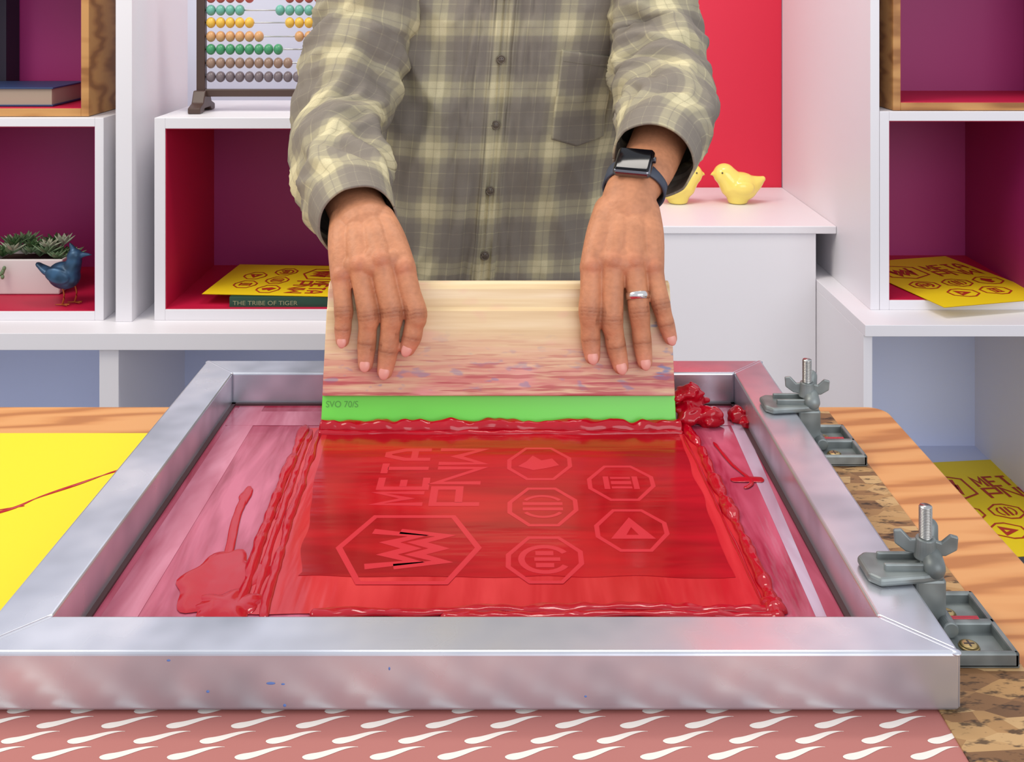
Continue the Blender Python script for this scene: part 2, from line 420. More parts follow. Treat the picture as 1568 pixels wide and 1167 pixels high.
# ------------------------------------------------------------------ yellow printed posters
def poster(cx, cy, z, w, h, rot, marks=True, name='yellow_printed_poster', ms=1.0, mrot=0):
    e = empty(name, (cx, cy, z))
    M = Matrix.Translation((cx, cy, z)) @ Matrix.Rotation(rot, 4, 'Z')
    nx, ny = 6, 8; V = []; F = []
    for k, o in ((0, 0), (1, -.0008)):
        for i in range(nx + 1):
            for j in range(ny + 1):
                x = -w / 2 + w * i / nx; y = -h / 2 + h * j / ny
                V.append(M @ Vector((x, y, o)))
    N = (nx + 1) * (ny + 1)
    for i in range(nx):
        for j in range(ny):
            a = i * (ny + 1) + j; q = (a, a + ny + 1, a + ny + 2, a + 1); F.append(q); F.append(tuple(N + t for t in reversed(q)))
    mesh_obj('paper_sheet', V, F, YEL, e, smooth=True)
    if marks:
        MM = M @ Matrix.Translation((0, 0, .0007)) @ Matrix.Rotation(mrot, 4, 'Z') @ Matrix.Scale(ms, 4)
        print_on('printed_logos', MM, PRINTED, e)
    return e
poster(-.478, 2.235, .6285, .30, .235, math.radians(-4), ms=.82, mrot=pi)
poster(.965, 2.315, .607, .27, .36, math.radians(14), ms=.98, mrot=-pi / 2)
poster(1.02, 2.20, .1625, .30, .40, math.radians(6), ms=1.05, mrot=-pi / 2)

# green book
BK = empty('green_hardcover_book', (-.46, 2.2, .61))
GC = simple('green_cloth', (30, 70, 52), .6, var=.02)
box('cover_bottom', -.575, -.355, 2.115, 2.28, .6025, .605, GC, BK, .0005)
box('cover_top', -.575, -.355, 2.115, 2.28, .6245, .627, GC, BK, .0005)
box('spine', -.575, -.355, 2.112, 2.116, .6025, .627, GC, BK, .001)
box('pages', -.572, -.358, 2.117, 2.276, .605, .6245, simple('page_paper', (226, 214, 186), .8, var=.02), BK, 0)
M = Matrix.Translation((-.568, 2.1115, .6105)) @ Matrix.Rotation(pi / 2, 4, 'X') @ Matrix.Diagonal((1.15, 1, 1, 1))
v, f = textdata('THE TRIBE OF TIGER', .0125, M); mesh_obj('spine_title', v, f, simple('gilt', (150, 150, 112), .5, var=.02), BK)

BB = empty('blue_hardcover_book', (-1.03, 2.2, 1.02))
NB = simple('navy_cover', (40, 62, 104), .5, var=.02)
box('cover_bottom', -1.17, -.944, 2.135, 2.30, 1.0125, 1.0155, NB, BB, .0005)
box('cover_top', -1.17, -.944, 2.135, 2.30, 1.048, 1.051, NB, BB, .0005)
box('spine', -1.17, -.944, 2.297, 2.301, 1.0125, 1.051, NB, BB, .001)
OPG = simple('old_pages', (166, 148, 130), .8, var=.02)
box('pages', -1.165, -.948, 2.139, 2.296, 1.0155, 1.048, OPG, BB, 0)
DB = empty('black_standing_book', (-1.17, 2.34, 1.1))
BC = simple('black_cloth', (30, 26, 44), .6, var=.02)
box('cover_a', -1.200, -1.196, 2.306, 2.366, 1.013, 1.27, BC, DB, .001)
box('cover_b', -1.126, -1.122, 2.306, 2.366, 1.013, 1.27, BC, DB, .001)
box('spine', -1.200, -1.122, 2.303, 2.307, 1.013, 1.27, BC, DB, .001)
box('page_block', -1.195, -1.127, 2.3075, 2.362, 1.017, 1.265, OPG, DB, 0)

# ------------------------------------------------------------------ abacus
AB = empty('wooden_abacus', (-.515, 2.215, .994))
AW = simple('dark_walnut', (72, 52, 44), .4, var=.02)
xa, xb, ya = -.662, -.372, 2.215
for nm, x in (('left', xa), ('right', xb)):
    box('upright_' + nm, x - .009, x + .009, ya - .009, ya + .009, 1.012, 1.32, AW, AB, .002)
    pr_ = [(-.055, 0), (-.055, .012), (-.03, .020), (-.016, .045), (.016, .045), (.03, .020), (.055, .012), (.055, 0), (.03, 0), (.02, .008), (-.02, .008), (-.03, 0)]
    n = len(pr_); V = [(x - .013 + s * .026, ya + p[0], .9935 + p[1]) for s in (0, 1) for p in pr_]
    F = [tuple(range(n)), tuple(reversed(range(n, 2 * n)))] + [(i, n + i, n + (i + 1) % n, (i + 1) % n) for i in range(n)]
    mesh_obj('foot_' + nm, V, F, AW, AB, bevel=.002)
box('bottom_rail', xa, xb, ya - .007, ya + .007, 1.025, 1.041, AW, AB, .002)
box('top_rail', xa, xb, ya - .007, ya + .007, 1.305, 1.32, AW, AB, .002)
rows = [(1.067, (116, 104, 108), 10), (1.0965, (150, 122, 104), 9), (1.1255, (70, 150, 104), 8), (1.153, (206, 158, 108), 6), (1.1825, (232, 188, 76), 5), (1.209, (110, 178, 160), 4), (1.236, (200, 90, 80), 5), (1.263, (90, 120, 170), 3)]
for i, (z, c, nl) in enumerate(rows):
    mt = simple('bead_%d' % i, c, .35, var=.02)
    parts = []
    for k in range(10):
        x = xa + .020 + k * .0205 if k < nl else xb - .020 - (9 - k) * .0205
        parts.append(elldata((x, ya, z), (.0100, .0118, .0118), nu=16, nv=10))
    v, f = merge(parts); mesh_obj('beads_row_%d' % (i + 1), v, f, mt, AB, smooth=True)
    v, f = cyldata((xa, ya, z), (xb, ya, z), .0016, n=10); mesh_obj('rod_%d' % (i + 1), v, f, STEEL, AB, smooth=True)

# ------------------------------------------------------------------ ceramic chicks
CH = simple('yellow_glazed_ceramic', (240, 218, 110), .12, var=.02)
def chick(cx, cy, face):
    e = empty('ceramic_chick', (cx, cy, .708)); z0 = .7085; fx = face
    parts = [elldata((cx + fx * -.005, cy, z0 + .042), (.048, .038, .038)),
             elldata((cx + fx * .034, cy, z0 + .074), (.029, .027, .028)),
             tubedata([(cx + fx * .012, cy, z0 + .048), (cx + fx * .028, cy, z0 + .068)], [.036, .029]),
             tubedata([(cx - fx * .03, cy, z0 + .045), (cx - fx * .050, cy, z0 + .054), (cx - fx * .064, cy, z0 + .062)], [.029, .018, .008]),
             tubedata([(cx + fx * .056, cy, z0 + .076), (cx + fx * .064, cy, z0 + .075), (cx + fx * .070, cy, z0 + .072)], [.009, .005, .0015]),
             elldata((cx - fx * .008, cy - .032, z0 + .044), (.028, .010, .018)), elldata((cx - fx * .008, cy + .032, z0 + .044), (.028, .010, .018)),
             cyldata((cx - fx * .0, cy, z0), (cx, cy, z0 + .02), .024, .03)]
    me = remeshed('chick_body', parts, .003, 4); obj_from('chick_body', me, CH, e)
    v, f = merge([elldata((cx + fx * .044, cy - .0245, z0 + .081), (.0022,) * 3, nu=10, nv=8), elldata((cx + fx * .044, cy + .0245, z0 + .081), (.0022,) * 3, nu=10, nv=8)])
    mesh_obj('eyes', v, f, DGREY, e, True)
chick(.578, 2.66, -1); chick(.425, 2.66, 1)

# ------------------------------------------------------------------ succulent planter + bird
SP = empty('potted_succulents', (-1.03, 2.22, .60))
zz = .603
V = []
for (z, g) in ((zz, -.012), (zz + .078, 0), (zz + .078, -.006), (zz + .066, -.007)):
    V += [(-1.115 - g, 2.20 - g, z), (-.952 + g, 2.20 - g, z), (-.952 + g, 2.30 + g, z), (-1.115 - g, 2.30 + g, z)]
F = [(3, 2, 1, 0)] + [(i * 4 + j, i * 4 + (j + 1) % 4, (i + 1) * 4 + (j + 1) % 4, (i + 1) * 4 + j) for i in range(3) for j in range(4)]
mesh_obj('pot', V, F, simple('white_ceramic', (226, 218, 214), .4, var=.02), SP, bevel=.003)
box('soil', -1.108, -.959, 2.207, 2.293, zz + .058, zz + .067, simple('soil', (60, 44, 34), .9, var=.02), SP, 0)
def leafparts(c, r, n, tilt, lw):
    out = []
    for i in range(n):
        a = i * 2.399; t = i / n; el = tilt + (1 - t) * .2 + t * .9
        rr = r * (1 - .45 * t); d = Vector((math.cos(a) * math.cos(el), math.sin(a) * math.cos(el), math.sin(el)))
        c0 = Vector(c); out.append(tubedata([c0 + d * rr * .1, c0 + d * rr * .55, c0 + d * rr], [lw * .5, lw, lw * .15], n=6, sub=2, flat=.45))
    return out
sm = [simple('succulent_green', (110, 134, 96), .5, var=.02), simple('succulent_pale', (166, 172, 146), .5, var=.02), simple('succulent_dark', (62, 92, 52), .5, var=.02)]
pl = [[], [], []]
for i in range(22):
    x = -1.10 + .145 * (i / 21.) + random.uniform(-.006, .006); y = random.uniform(2.215, 2.285)
    pl[i % 3] += leafparts((x, y, zz + .072 + random.uniform(0, .030)), random.uniform(.028, .042), 14, random.uniform(.1, .5), random.uniform(.0046, .0070))
for i in range(10):
    x = -1.112 + random.uniform(0, .04); y = 2.193
    pl[0] += [elldata((x, y, zz + .075 - random.uniform(0, .035)), (.004, .004, .005), nu=8, nv=6)]
for i in range(3):
    v, f = merge(pl[i]); mesh_obj('rosettes_%d' % (i + 1), v, f, sm[i], SP, True)

BD = empty('blue_bird_figurine', (-.925, 2.14, .60))
BM = simple('blue_painted_tin', (44, 76, 104), .4, metal=.3, var=.25, vscale=50)
bx, by, bz = -.919, 2.14, .6035
parts = [elldata((bx - .004, by, bz + .060), (.034, .024, .028), Matrix.Rotation(.25, 3, 'Y')),
         tubedata([(bx + .008, by, bz + .068), (bx + .016, by, bz + .086), (bx + .018, by, bz + .098)], [.021, .016, .014]),
         elldata((bx + .018, by, bz + .100), (.016, .014, .015)),
         tubedata([(bx + .030, by, bz + .102), (bx + .042, by, bz + .103), (bx + .054, by, bz + .102)], [.007, .004, .001]),
         tubedata([(bx + .016, by, bz + .110), (bx + .010, by, bz + .122), (bx + .006, by, bz + .128)], [.007, .004, .001]),
         tubedata([(bx - .022, by, bz + .062), (bx - .040, by, bz + .070), (bx - .054, by, bz + .080)], [.020, .016, .010], flat=.5),
         elldata((bx - .010, by - .021, bz + .064), (.026, .007, .016), Matrix.Rotation(.3, 3, 'Y')), elldata((bx - .010, by + .021, bz + .064), (.026, .007, .016), Matrix.Rotation(.3, 3, 'Y'))]
obj_from('bird_body', remeshed('bird_body', parts, .002, 3), BM, BD)
parts = []
for s, x in ((-1, bx - .004), (1, bx + .014)):
    y = by + s * .009
    parts.append(tubedata([(x, y, bz + .04), (x + .004, y, bz + .02), (x, y, bz + .003)], [.0018] * 3, n=8))
    for a in (-.5, 0, .5, pi): parts.append(tubedata([(x, y, bz + .0025), (x + .014 * math.cos(a), y + .014 * math.sin(a), bz + .0022)], [.0016, .001], n=6, sub=2))
v, f = merge(parts); mesh_obj('bird_legs', v, f, simple('copper', (170, 88, 40), .4, metal=.6, var=.02), BD, True)

# ------------------------------------------------------------------ table
TB = empty('work_table', (-.25, .7, .8))
def rounded_slab(x0, x1, y0, y1, z0, z1, r, name, mat, parent):
    P = []
    for (cx, cy, a0) in ((x1 - r, y1 - r, 0), (x0 + r, y1 - r, 90), (x0 + r, y0 + r, 180), (x1 - r, y0 + r, 270)):
        for k in range(9):
            a = math.radians(a0 + k * 90 / 8); P.append((cx + r * math.cos(a), cy + r * math.sin(a)))
    n = len(P); V = [(p[0], p[1], z1) for p in P] + [(p[0], p[1], z0) for p in P]
    F = [tuple(range(n)), tuple(reversed(range(n, 2 * n)))] + [(i, n + i, n + (i + 1) % n, (i + 1) % n) for i in range(n)]
    return mesh_obj(name, V, F, mat, parent, bevel=.002)
rounded_slab(-1.0, .398, .30, 1.113, .775, .800, .02, 'table_top', PLY, TB)
for i, (x, y) in enumerate(((-.93, .37), (.33, .37), (-.93, 1.05), (.33, 1.05))):
    box('leg_%d' % (i + 1), x - .03, x + .03, y - .03, y + .03, 0, .775, WOODBOX, TB, .003)
box('apron', -.9, .3, 1.04, 1.06, .70, .775, WOODBOX, TB)
OB = empty('osb_hinge_board', (.30, .7, .80))
box('board', .262, .334, .32, 1.095, .8002, .8022, OSB, OB, .0006)

YP = empty('yellow_paper_sheet', (-.5, .85, .801))
box('sheet', -.80, -.27, .70, 1.042, .8004, .8014, YEL, YP, 0)
q = catmull([(-.50, .845, .8016), (-.435, .882, .8016), (-.4137, .9086, .8016), (-.3896, .933, .8016), (-.3698, .9545, .8016), (-.352, .968, .8016)], 8)
v, f = tubedata([tuple(a) for a in q], [.0008 + .0012 * abs(math.sin(i * .21)) for i in range(len(q))], n=8, sub=1, flat=.4)
mesh_obj('ink_line', v, f, INK, YP, True)
q = catmull([(-.50, .858, .8016), (-.44, .885, .8016), (-.42, .893, .8016)], 8)
v, f = tubedata([tuple(a) for a in q], [.0008] * len(q), n=8, sub=1, flat=.4); mesh_obj('ink_line_b', v, f, INK, YP, True)

# patterned paper
PP = empty('patterned_paper', (-.2, .5, .801))
box('pattern_sheet', -.9, .282, .33, .69, .8003, .8012, simple('dusty_rose_paper', (174, 106, 98), .6, var=.02), PP, 0)
parts = []
for r in range(22):
    y = .6375 - r * .0128
    for k in range(33):
        x = -.895 + k * .0390 - (r * .0150) % .0390
        n = 24; pts = []
        for i in range(n):
            t = i / (n - 1)
            w = .0026 * math.sqrt(max(0, 1 - ((t - .20) / .205) ** 2)) if t < .20 else .0026 * (1 - (t - .20) / .80) ** 1.6 + .0007 * math.sin((t - .20) / .80 * pi)
            pts.append((x + t * .031, y + .0080 * (t * t * (3 - 2 * t)) - .0004 * math.sin(t * pi * 2), max(w, .00015)))
        if pts[-1][0] > .279: continue
        V = []; F = []
        for i, (px, py, w) in enumerate(pts):
            a = pts[max(0, i - 1)]; b = pts[min(n - 1, i + 1)]; d = Vector((b[0] - a[0], b[1] - a[1])).normalized()
            V += [(px - d.y * w, py + d.x * w, .80135), (px + d.y * w, py - d.x * w, .80135)]
            if i: F.append((2 * i - 1, 2 * i + 1, 2 * i, 2 * i - 2))
        parts.append((V, F))
v, f = merge(parts); mesh_obj('pattern_strokes', v, f, simple('cream_print', (232, 222, 212), .6, var=.02), PP)

# ------------------------------------------------------------------ aluminium screen frame
SF = empty('screen_printing_frame', (-.03, .89, .81))
X0, X1, Y0, Y1, ZB, ZT, tw = -.3355, .2745, .635, 1.143, .8028, .839, .038
def rail(name, p):
    V = [(x, y, z) for z in (ZB, ZT) for x, y in p]
    F = [(3, 2, 1, 0), (4, 5, 6, 7), (0, 1, 5, 4), (1, 2, 6, 5), (2, 3, 7, 6), (3, 0, 4, 7)]
    mesh_obj(name, V, F, ALU, SF, bevel=.0022, bseg=3)
rail('rail_front', [(X0, Y0), (X1, Y0), (X1 - tw, Y0 + tw), (X0 + tw, Y0 + tw)])
rail('rail_right', [(X1, Y0), (X1, Y1), (X1 - tw, Y1 - tw), (X1 - tw, Y0 + tw)])
rail('rail_back', [(X1, Y1), (X0, Y1), (X0 + tw, Y1 - tw), (X1 - tw, Y1 - tw)])
rail('rail_left', [(X0, Y1), (X0, Y0), (X0 + tw, Y0 + tw), (X0 + tw, Y1 - tw)])
parts = []
for (a, b) in (((X0, Y0), (X0 + tw, Y0 + tw)), ((X1, Y0), (X1 - tw, Y0 + tw)), ((X0, Y1), (X0 + tw, Y1 - tw)), ((X1, Y1), (X1 - tw, Y1 - tw))):
    q = [(a[0] + (b[0] - a[0]) * t, a[1] + (b[1] - a[1]) * t, ZT - .0014) for t in [.06 + .88 * i / 14 for i in range(15)]]
    parts.append(tubedata(q, [.0034] * 15, n=16, sub=2, flat=.42))
v, f = merge(parts); mesh_obj('weld_seams', v, f, ALU, SF, True)
BS = simple('blue_ink_specks', (90, 120, 180), .4, var=.02)
v, f = merge([elldata((x, Y0 - .0001, z), (rx, .0003, rz), nu=14, nv=8) for x, z, rx, rz in ((-.1475, .820, .0028, .0008), (-.075, .829, .0006, .0010), (-.186, .815, .0010, .0008), (-.139, .8065, .0010, .0009), (-.21, .834, .0012, .0006), (.045, .812, .0008, .0006), (-.1400, .8195, .0012, .0005))])
mesh_obj('blue_specks', v, f, BS, SF, True)
MZ = .8055
def sheet(name, z, mat, q):
    V = [(a, b, z) for a, b in q] + [(a, b, z - .0002) for a, b in q]
    return mesh_obj(name, V, [(0, 1, 2, 3), (7, 6, 5, 4), (0, 4, 5, 1), (1, 5, 6, 2), (2, 6, 7, 3), (3, 7, 4, 0)], mat, SF)
sheet('mesh_fabric', MZ, EMUL, [(X0 + tw, Y0 + tw), (X1 - tw, Y0 + tw), (X1 - tw, Y1 - tw), (X0 + tw, Y1 - tw)])
sheet('tape_left', MZ + .0003, MAUV, [(-.288, .70), (-.262, .70), (-.262, 1.10), (-.288, 1.10)])
sheet('tape_right', MZ + .0003, TAPE, [(.2125, .72), (.220, .72), (.236, 1.07), (.222, 1.07)])
sheet('tape_back', MZ + .0004, MAUV, [(-.29, 1.05), (.225, 1.05), (.225, 1.085), (-.29, 1.085)])
v, f = merge([boxdata(X0 + tw, X0 + tw + .004, Y0 + tw, Y1 - tw, MZ, MZ + .002), boxdata(X1 - tw - .004, X1 - tw, Y0 + tw, Y1 - tw, MZ, MZ + .002), boxdata(X0 + tw, X1 - tw, Y1 - tw - .004, Y1 - tw, MZ, MZ + .002)])
mesh_obj('gap_shade_line', v, f, simple('gap_shade', (70, 40, 44), .5, var=.02), SF)  # thin dark strips drawn as the shaded gap along the inner walls
def soft_sheet(name, z, mat, q, jitter, seed, n=40):
    P = []
    for i in range(4):
        a = Vector(q[i]); b = Vector(q[(i + 1) % 4])
        for k in range(n):
            p = a.lerp(b, k / n); nn = Vector((-(b - a).y, (b - a).x)).normalized()
            P.append(p + nn * jitter * noise.noise(Vector((p.x * 25, p.y * 25, seed))))
    N = len(P); V = [(p.x, p.y, z) for p in P] + [(p.x, p.y, z - .0002) for p in P]
    mesh_obj(name, V, [tuple(range(N)), tuple(reversed(range(N, 2 * N)))] + [(i, N + i, N + (i + 1) % N, (i + 1) % N) for i in range(N)], mat, SF)
soft_sheet('thin_ink_film', MZ + .0007, ORNG, [(-.199, .730), (.186, .730), (.180, 1.043), (-.211, 1.043)], .003, 3)
soft_sheet('wet_ink_window', MZ + .0010, WET, [(-.160, .775), (.166, .775), (.164, 1.045), (-.186, 1.045)], .004, 7)
print_on('stencil_logos', Matrix.Translation((-.005, .873, MZ + .0011)), LOGO, SF)

# ------------------------------------------------------------------ ink ridges and blobs
IK = empty('red_screen_ink', (0, .9, .806))
def ridge(name, pts, w, h, seed=0, lump=.5, sub=14, fr_=1.0):
    q = catmull([list(p) for p in pts], sub); n = len(q); V = []; F = []; m = 10
    P = [Vector((a[0], a[1], MZ + .0007)) for a in q]; fr = frames(P, Vector((0, 0, 1)))
    dist = 0
    for i, (p, (t, s, u)) in enumerate(zip(P, fr)):
        if i: dist += (P[i] - P[i - 1]).length
        e = min(1, min(i, n - 1 - i) / 3 + .05) ** .5
        nz = noise.noise(Vector((dist * 26 * fr_, seed, 0))); nz2 = noise.noise(Vector((dist * 70 * fr_, seed + 5, 0)))
        ww = w * e * (1 + lump * nz * 1.2 + lump * .5 * nz2); hh = h * e * max(.25, 1 + lump * 1.0 * nz2 + lump * .8 * nz)
        off = noise.noise(Vector((dist * 20, seed + 9, 0))) * w * .7
        for j in range(m + 1):
            a = pi * j / m
            V.append(p + s * (math.cos(a) * ww + off) + Vector((0, 0, max(0, math.sin(a)) ** .8 * hh * (1 + .25 * noise.noise(Vector((dist * 90, j * .5, seed)))))))
        if i:
            for j in range(m): F.append(((i - 1) * (m + 1) + j, (i - 1) * (m + 1) + j + 1, i * (m + 1) + j + 1, i * (m + 1) + j))
    mesh_obj(name, V, F, INK, IK, True)
ridge('ridge_left_outer', [(-.2085, 1.05), (-.2047, .92), (-.2005, .83), (-.1935, .725)], .0044, .0024, 1, .6, 26)
ridge('ridge_left_inner', [(-.1930, 1.04), (-.1850, .88), (-.180, .80), (-.1744, .722)], .0036, .0020, 2, .5, 26)
ridge('ridge_left_mid', [(-.2010, 1.04), (-.194, .88), (-.189, .80), (-.184, .73)], .0030, .0010, 12, .6, 26)
ridge('ridge_left_a', [(-.2045, 1.045), (-.200, .93), (-.196, .86)], .0014, .0010, 22, .6, 20)
ridge('ridge_right', [(.174, 1.05), (.1795, 1.01), (.1813, .93), (.184, .872), (.1855, .80), (.1868, .72)], .0050, .0044, 3, .75, 30)
ridge('ridge_right_b', [(.169, 1.03), (.1735, .92), (.176, .84), (.179, .74)], .0014, .0010, 4, .5)
ridge('ridge_front', [(-.142, .729), (-.09, .731), (0, .734), (.08, .737), (.135, .735), (.190, .733)], .0044, .0026, 5, .7, 40)
ridge('ridge_front_b', [(-.05, .7265), (.03, .7265), (.10, .7285), (.19, .7255)], .0036, .0026, 15, .7, 40)
ridge('bead_at_blade', [(-.193, 1.0385), (-.10, 1.0365), (0, 1.038), (.09, 1.0365), (.1705, 1.038)], .0070, .0100, 6, .38, 60, .8)
ridge('bead_foot', [(-.193, 1.030), (-.10, 1.029), (0, 1.030), (.09, 1.029), (.1705, 1.031)], .0032, .0030, 16, .5, 60, .8)
ridge('streak_left', [(-.2190, .79), (-.227, .85), (-.2315, .895), (-.230, .915)], .0035, .0005, 7, .5)
ridge('smear_right', [(.196, 1.01), (.203, .965), (.215, .93), (.205, .915)], .0018, .0007, 8, .6)
ridge('smear_right_c', [(.196, .931), (.212, .9325), (.226, .931)], .0040, .0004, 18, .5)
def blob(name, c, r, h, seed, lump=.3, nu=56, nv=14):
    V = []; F = []
    for i in range(nv + 1):
        t = i / nv
        for j in range(nu):
            a = 2 * pi * j / nu; k = 1 + lump * noise.noise(Vector((math.cos(a) * 1.6, math.sin(a) * 1.6, seed)))
            x = c[0] + math.cos(a) * r[0] * t * k; y = c[1] + math.sin(a) * r[1] * t * k
            z = MZ + .0006 + h * math.sqrt(max(0, 1 - t ** 2.4)) * (1 + .8 * lump * noise.noise(Vector((x * 90, y * 40, seed + 3))))
            V.append((x, y, z))
    for i in range(nv):
        for j in range(nu):
            k = (j + 1) % nu; F.append((i * nu + j, (i + 1) * nu + j, (i + 1) * nu + k, i * nu + k))
    mesh_obj(name, V, F, INK, IK, True)
blob('blob_left', (-.2145, .772), (.029, .038), .0015, 2.2, .42)
blob('blob_left_b', (-.203, .740), (.025, .018), .0028, 3.1, .5)
blob('blob_corner', (.186, .738), (.008, .012), .0045, 7.4, .5)
blob('drip_left', (-.2315, .90), (.0045, .020), .0006, 9.4, .5)
def lump_heap(name, items, seed):
    rnd = random.Random(seed); parts = []
    for (c, r, k) in items:
        for _ in range(k):
            o = Vector((rnd.uniform(-1, 1) * r * .6, rnd.uniform(-1, 1) * r * .5, rnd.uniform(-.2, .7) * r))
            p = Vector(c) + o; d = Vector((rnd.uniform(-1, 1), rnd.uniform(-1, 1), rnd.uniform(-.3, .6))).normalized() * r * .7
            parts.append(tubedata([p - d, p + Vector((0, 0, r * .15)), p + d], [r * .34, r * .46, r * .28], n=12, sub=4, flat=.7))
        parts.append(elldata(c, (r * .95, r * .8, r * .6)))
    obj_from(name, remeshed(name, parts, .0013, 8), INK, IK)
lump_heap('ink_heap', [((.181, 1.066, .818), .016, 8), ((.184, 1.064, .832), .012, 5), ((.202, 1.050, .812), .013, 7), ((.190, 1.056, .813), .013, 5), ((.178, 1.050, .812), .011, 5)], 5)
lump_heap('ink_heap_b', [((.232, 1.058, .810), .010, 6), ((.238, 1.044, .809), .008, 4), ((.229, 1.070, .810), .008, 4)], 8)

# ------------------------------------------------------------------ hinge clamps
def clamp(yc):
    e = empty('screen_hinge_clamp', (.29, yc, .82))
    pr_ = [(.2435, -.012), (.250, -.019), (.281, -.015), (.296, -.011), (.299, 0), (.296, .011), (.281, .014), (.250, .017), (.2435, .011)]
    n = len(pr_); V = [(x, yc + y, z) for z in (.8395, .8455) for x, y in pr_]
    F = [tuple(reversed(range(n))), tuple(range(n, 2 * n))] + [(i, (i + 1) % n, n + (i + 1) % n, n + i) for i in range(n)]
    mesh_obj('upper_jaw', V, F, CAST, e, bevel=.002)
    v, f = merge([boxdata(.256, .296, yc - .009, yc - .006, .844, .850), boxdata(.256, .296, yc + .006, yc + .009, .844, .850)]); mesh_obj('jaw_ribs', v, f, CAST, e, bevel=.001)
    box('jaw_post', .2765, .298, yc - .011, yc + .011, .8035, .840, CAST, e, .002)
    v, f = tubedata([(.290, yc - .009, .848), (.292, yc + .006, .856), (.295, yc + .011, .866)], [.0075, .007, .0055], n=16); mesh_obj('knuckle', v, f, CAST, e, True)
    v, f = cyldata((.2875, yc, .803), (.2875, yc, .886), .0040); mesh_obj('bolt', v, f, STEEL, e, True)
    th = []; N = 20 * 12
    for i in range(N + 1):
        a = i / 12 * 2 * pi; z = .864 + i / N * .0215; th.append((.2875 + .0041 * math.cos(a), yc + .0041 * math.sin(a), z))
    v, f = tubedata(th, [.0005] * len(th), n=6, sub=1); mesh_obj('thread', v, f, STEEL, e, True)
    v, f = cyldata((.2875, yc, .850), (.2875, yc, .864), .0080, .0066); mesh_obj('nut_hub', v, f, CAST, e, bevel=.0008)
    for s, nm in ((-1, 'a'), (1, 'b')):
        a = math.radians(-14); dx, dy = math.cos(a) * s, math.sin(a) * s; ox, oy = -math.sin(a) * .0018, math.cos(a) * .0018
        pr = [(.005, .852), (.013, .853), (.0205, .858), (.0212, .867), (.016, .868), (.010, .862), (.005, .863)]
        n = len(pr); V = [(.2875 + dx * r + k * ox, yc + dy * r + k * oy, z) for k in (-1, 1) for r, z in pr]
        F = [tuple(range(n)), tuple(reversed(range(n, 2 * n)))] + [(i, n + i, n + (i + 1) % n, (i + 1) % n) for i in range(n)]
        mesh_obj('wing_' + nm, V, F, CAST, e, bevel=.0010)
    bx0, bx1, by0, by1, zb = .280, .331, yc - .046, yc + .026, .8023
    box('plate_floor', bx0, bx1, by0, by1, zb, zb + .003, CAST, e, .001)
    ym = (by0 + by1) / 2; h = zb + .010
    for i, (a, b, c, d) in enumerate(((bx0, bx0 + .004, by0, by1), (bx1 - .004, bx1, by0, by1), (bx0, bx1, by0, by0 + .004), (bx0, bx1, by1 - .004, by1), (bx0, bx1, ym - .003, ym + .003))):
        box('plate_wall_%d' % i, a, b, c, d, zb, h, CAST, e, .0014)
    for i, yy in enumerate(((by0 + ym) / 2, (by1 + ym) / 2)):
        cx = (bx0 + bx1) / 2
        v, f = merge([cyldata((cx, yy, zb + .003), (cx, yy, zb + .0045), .007, .0062), cyldata((cx, yy, zb + .0045), (cx, yy, zb + .0054), .0062, .004)])
        mesh_obj('screw_%d' % i, v, f, simple('brass_screw', (190, 165, 110), .35, metal=.7, var=.02), e, True)
        v, f = merge([boxdata(cx - .0035, cx + .0035, yy - .0006, yy + .0006, zb + .0051, zb + .0056), boxdata(cx - .0006, cx + .0006, yy - .0035, yy + .0035, zb + .0051, zb + .00558)])
        mesh_obj('screw_slot_%d' % i, v, f, DGREY, e)
    box('ink_residue', bx0 + .012, bx1 - .010, ym + .001, ym + .0045, h - .0014, h + .0006, INK, e, .0004)
    v, f = cyldata((.297, yc - .020, .811), (.297, yc + .018, .811), .0055); mesh_obj('hinge_barrel', v, f, CAST, e, bevel=.001)
clamp(.722); clamp(1.012)

# ------------------------------------------------------------------ squeegee
SQ = empty('screen_printing_squeegee', (-.013, 1.06, .87))
la = math.atan(.315); H = Vector((0, math.sin(la), math.cos(la))); T = Vector((0, math.cos(la), -math.sin(la))); O = Vector((0, 1.047, .8367))
sx0, sx1 = -.1915, .1645
def extr(name, prof, x0, x1, mat, bevel=.001):
    n = len(prof); V = []
    for x in (x0, x1):
        for t, h in prof: V.append(O + T * t + H * h + Vector((x, 0, 0)))
    F = [tuple(range(n)), tuple(reversed(range(n, 2 * n)))] + [(i, n + i, n + (i + 1) % n, (i + 1) % n) for i in range(n)]
    return mesh_obj(name, V, F, mat, SQ, bevel=bevel)
extr('handle', [(0, 0), (0, .082), (.0022, .086), (.0030, .095), (.003, .104), (.006, .1105), (.012, .113), (.018, .1105), (.0215, .104), (.022, .095), (.0225, .086), (.025, .082), (.025, 0)], sx0, sx1, SQW, .0012)
extr('blade', [(.0065, .004), (.0065, -.0315), (.0155, -.0295), (.0155, .004)], sx0 - .0008, sx1 + .0008, GREEN, .0006)
Mx = Matrix.Translation(O + T * .0061 + H * -.011 + Vector((sx0 + .003, 0, 0))) @ Matrix(((1, 0, 0), (0, H.y, -T.y), (0, H.z, -T.z))).to_4x4()
v, f = textdata('SVO 70/S', .0085, Mx); mesh_obj('blade_marking', v, f, simple('blade_print', (84, 160, 60), .5, var=.02), SQ)

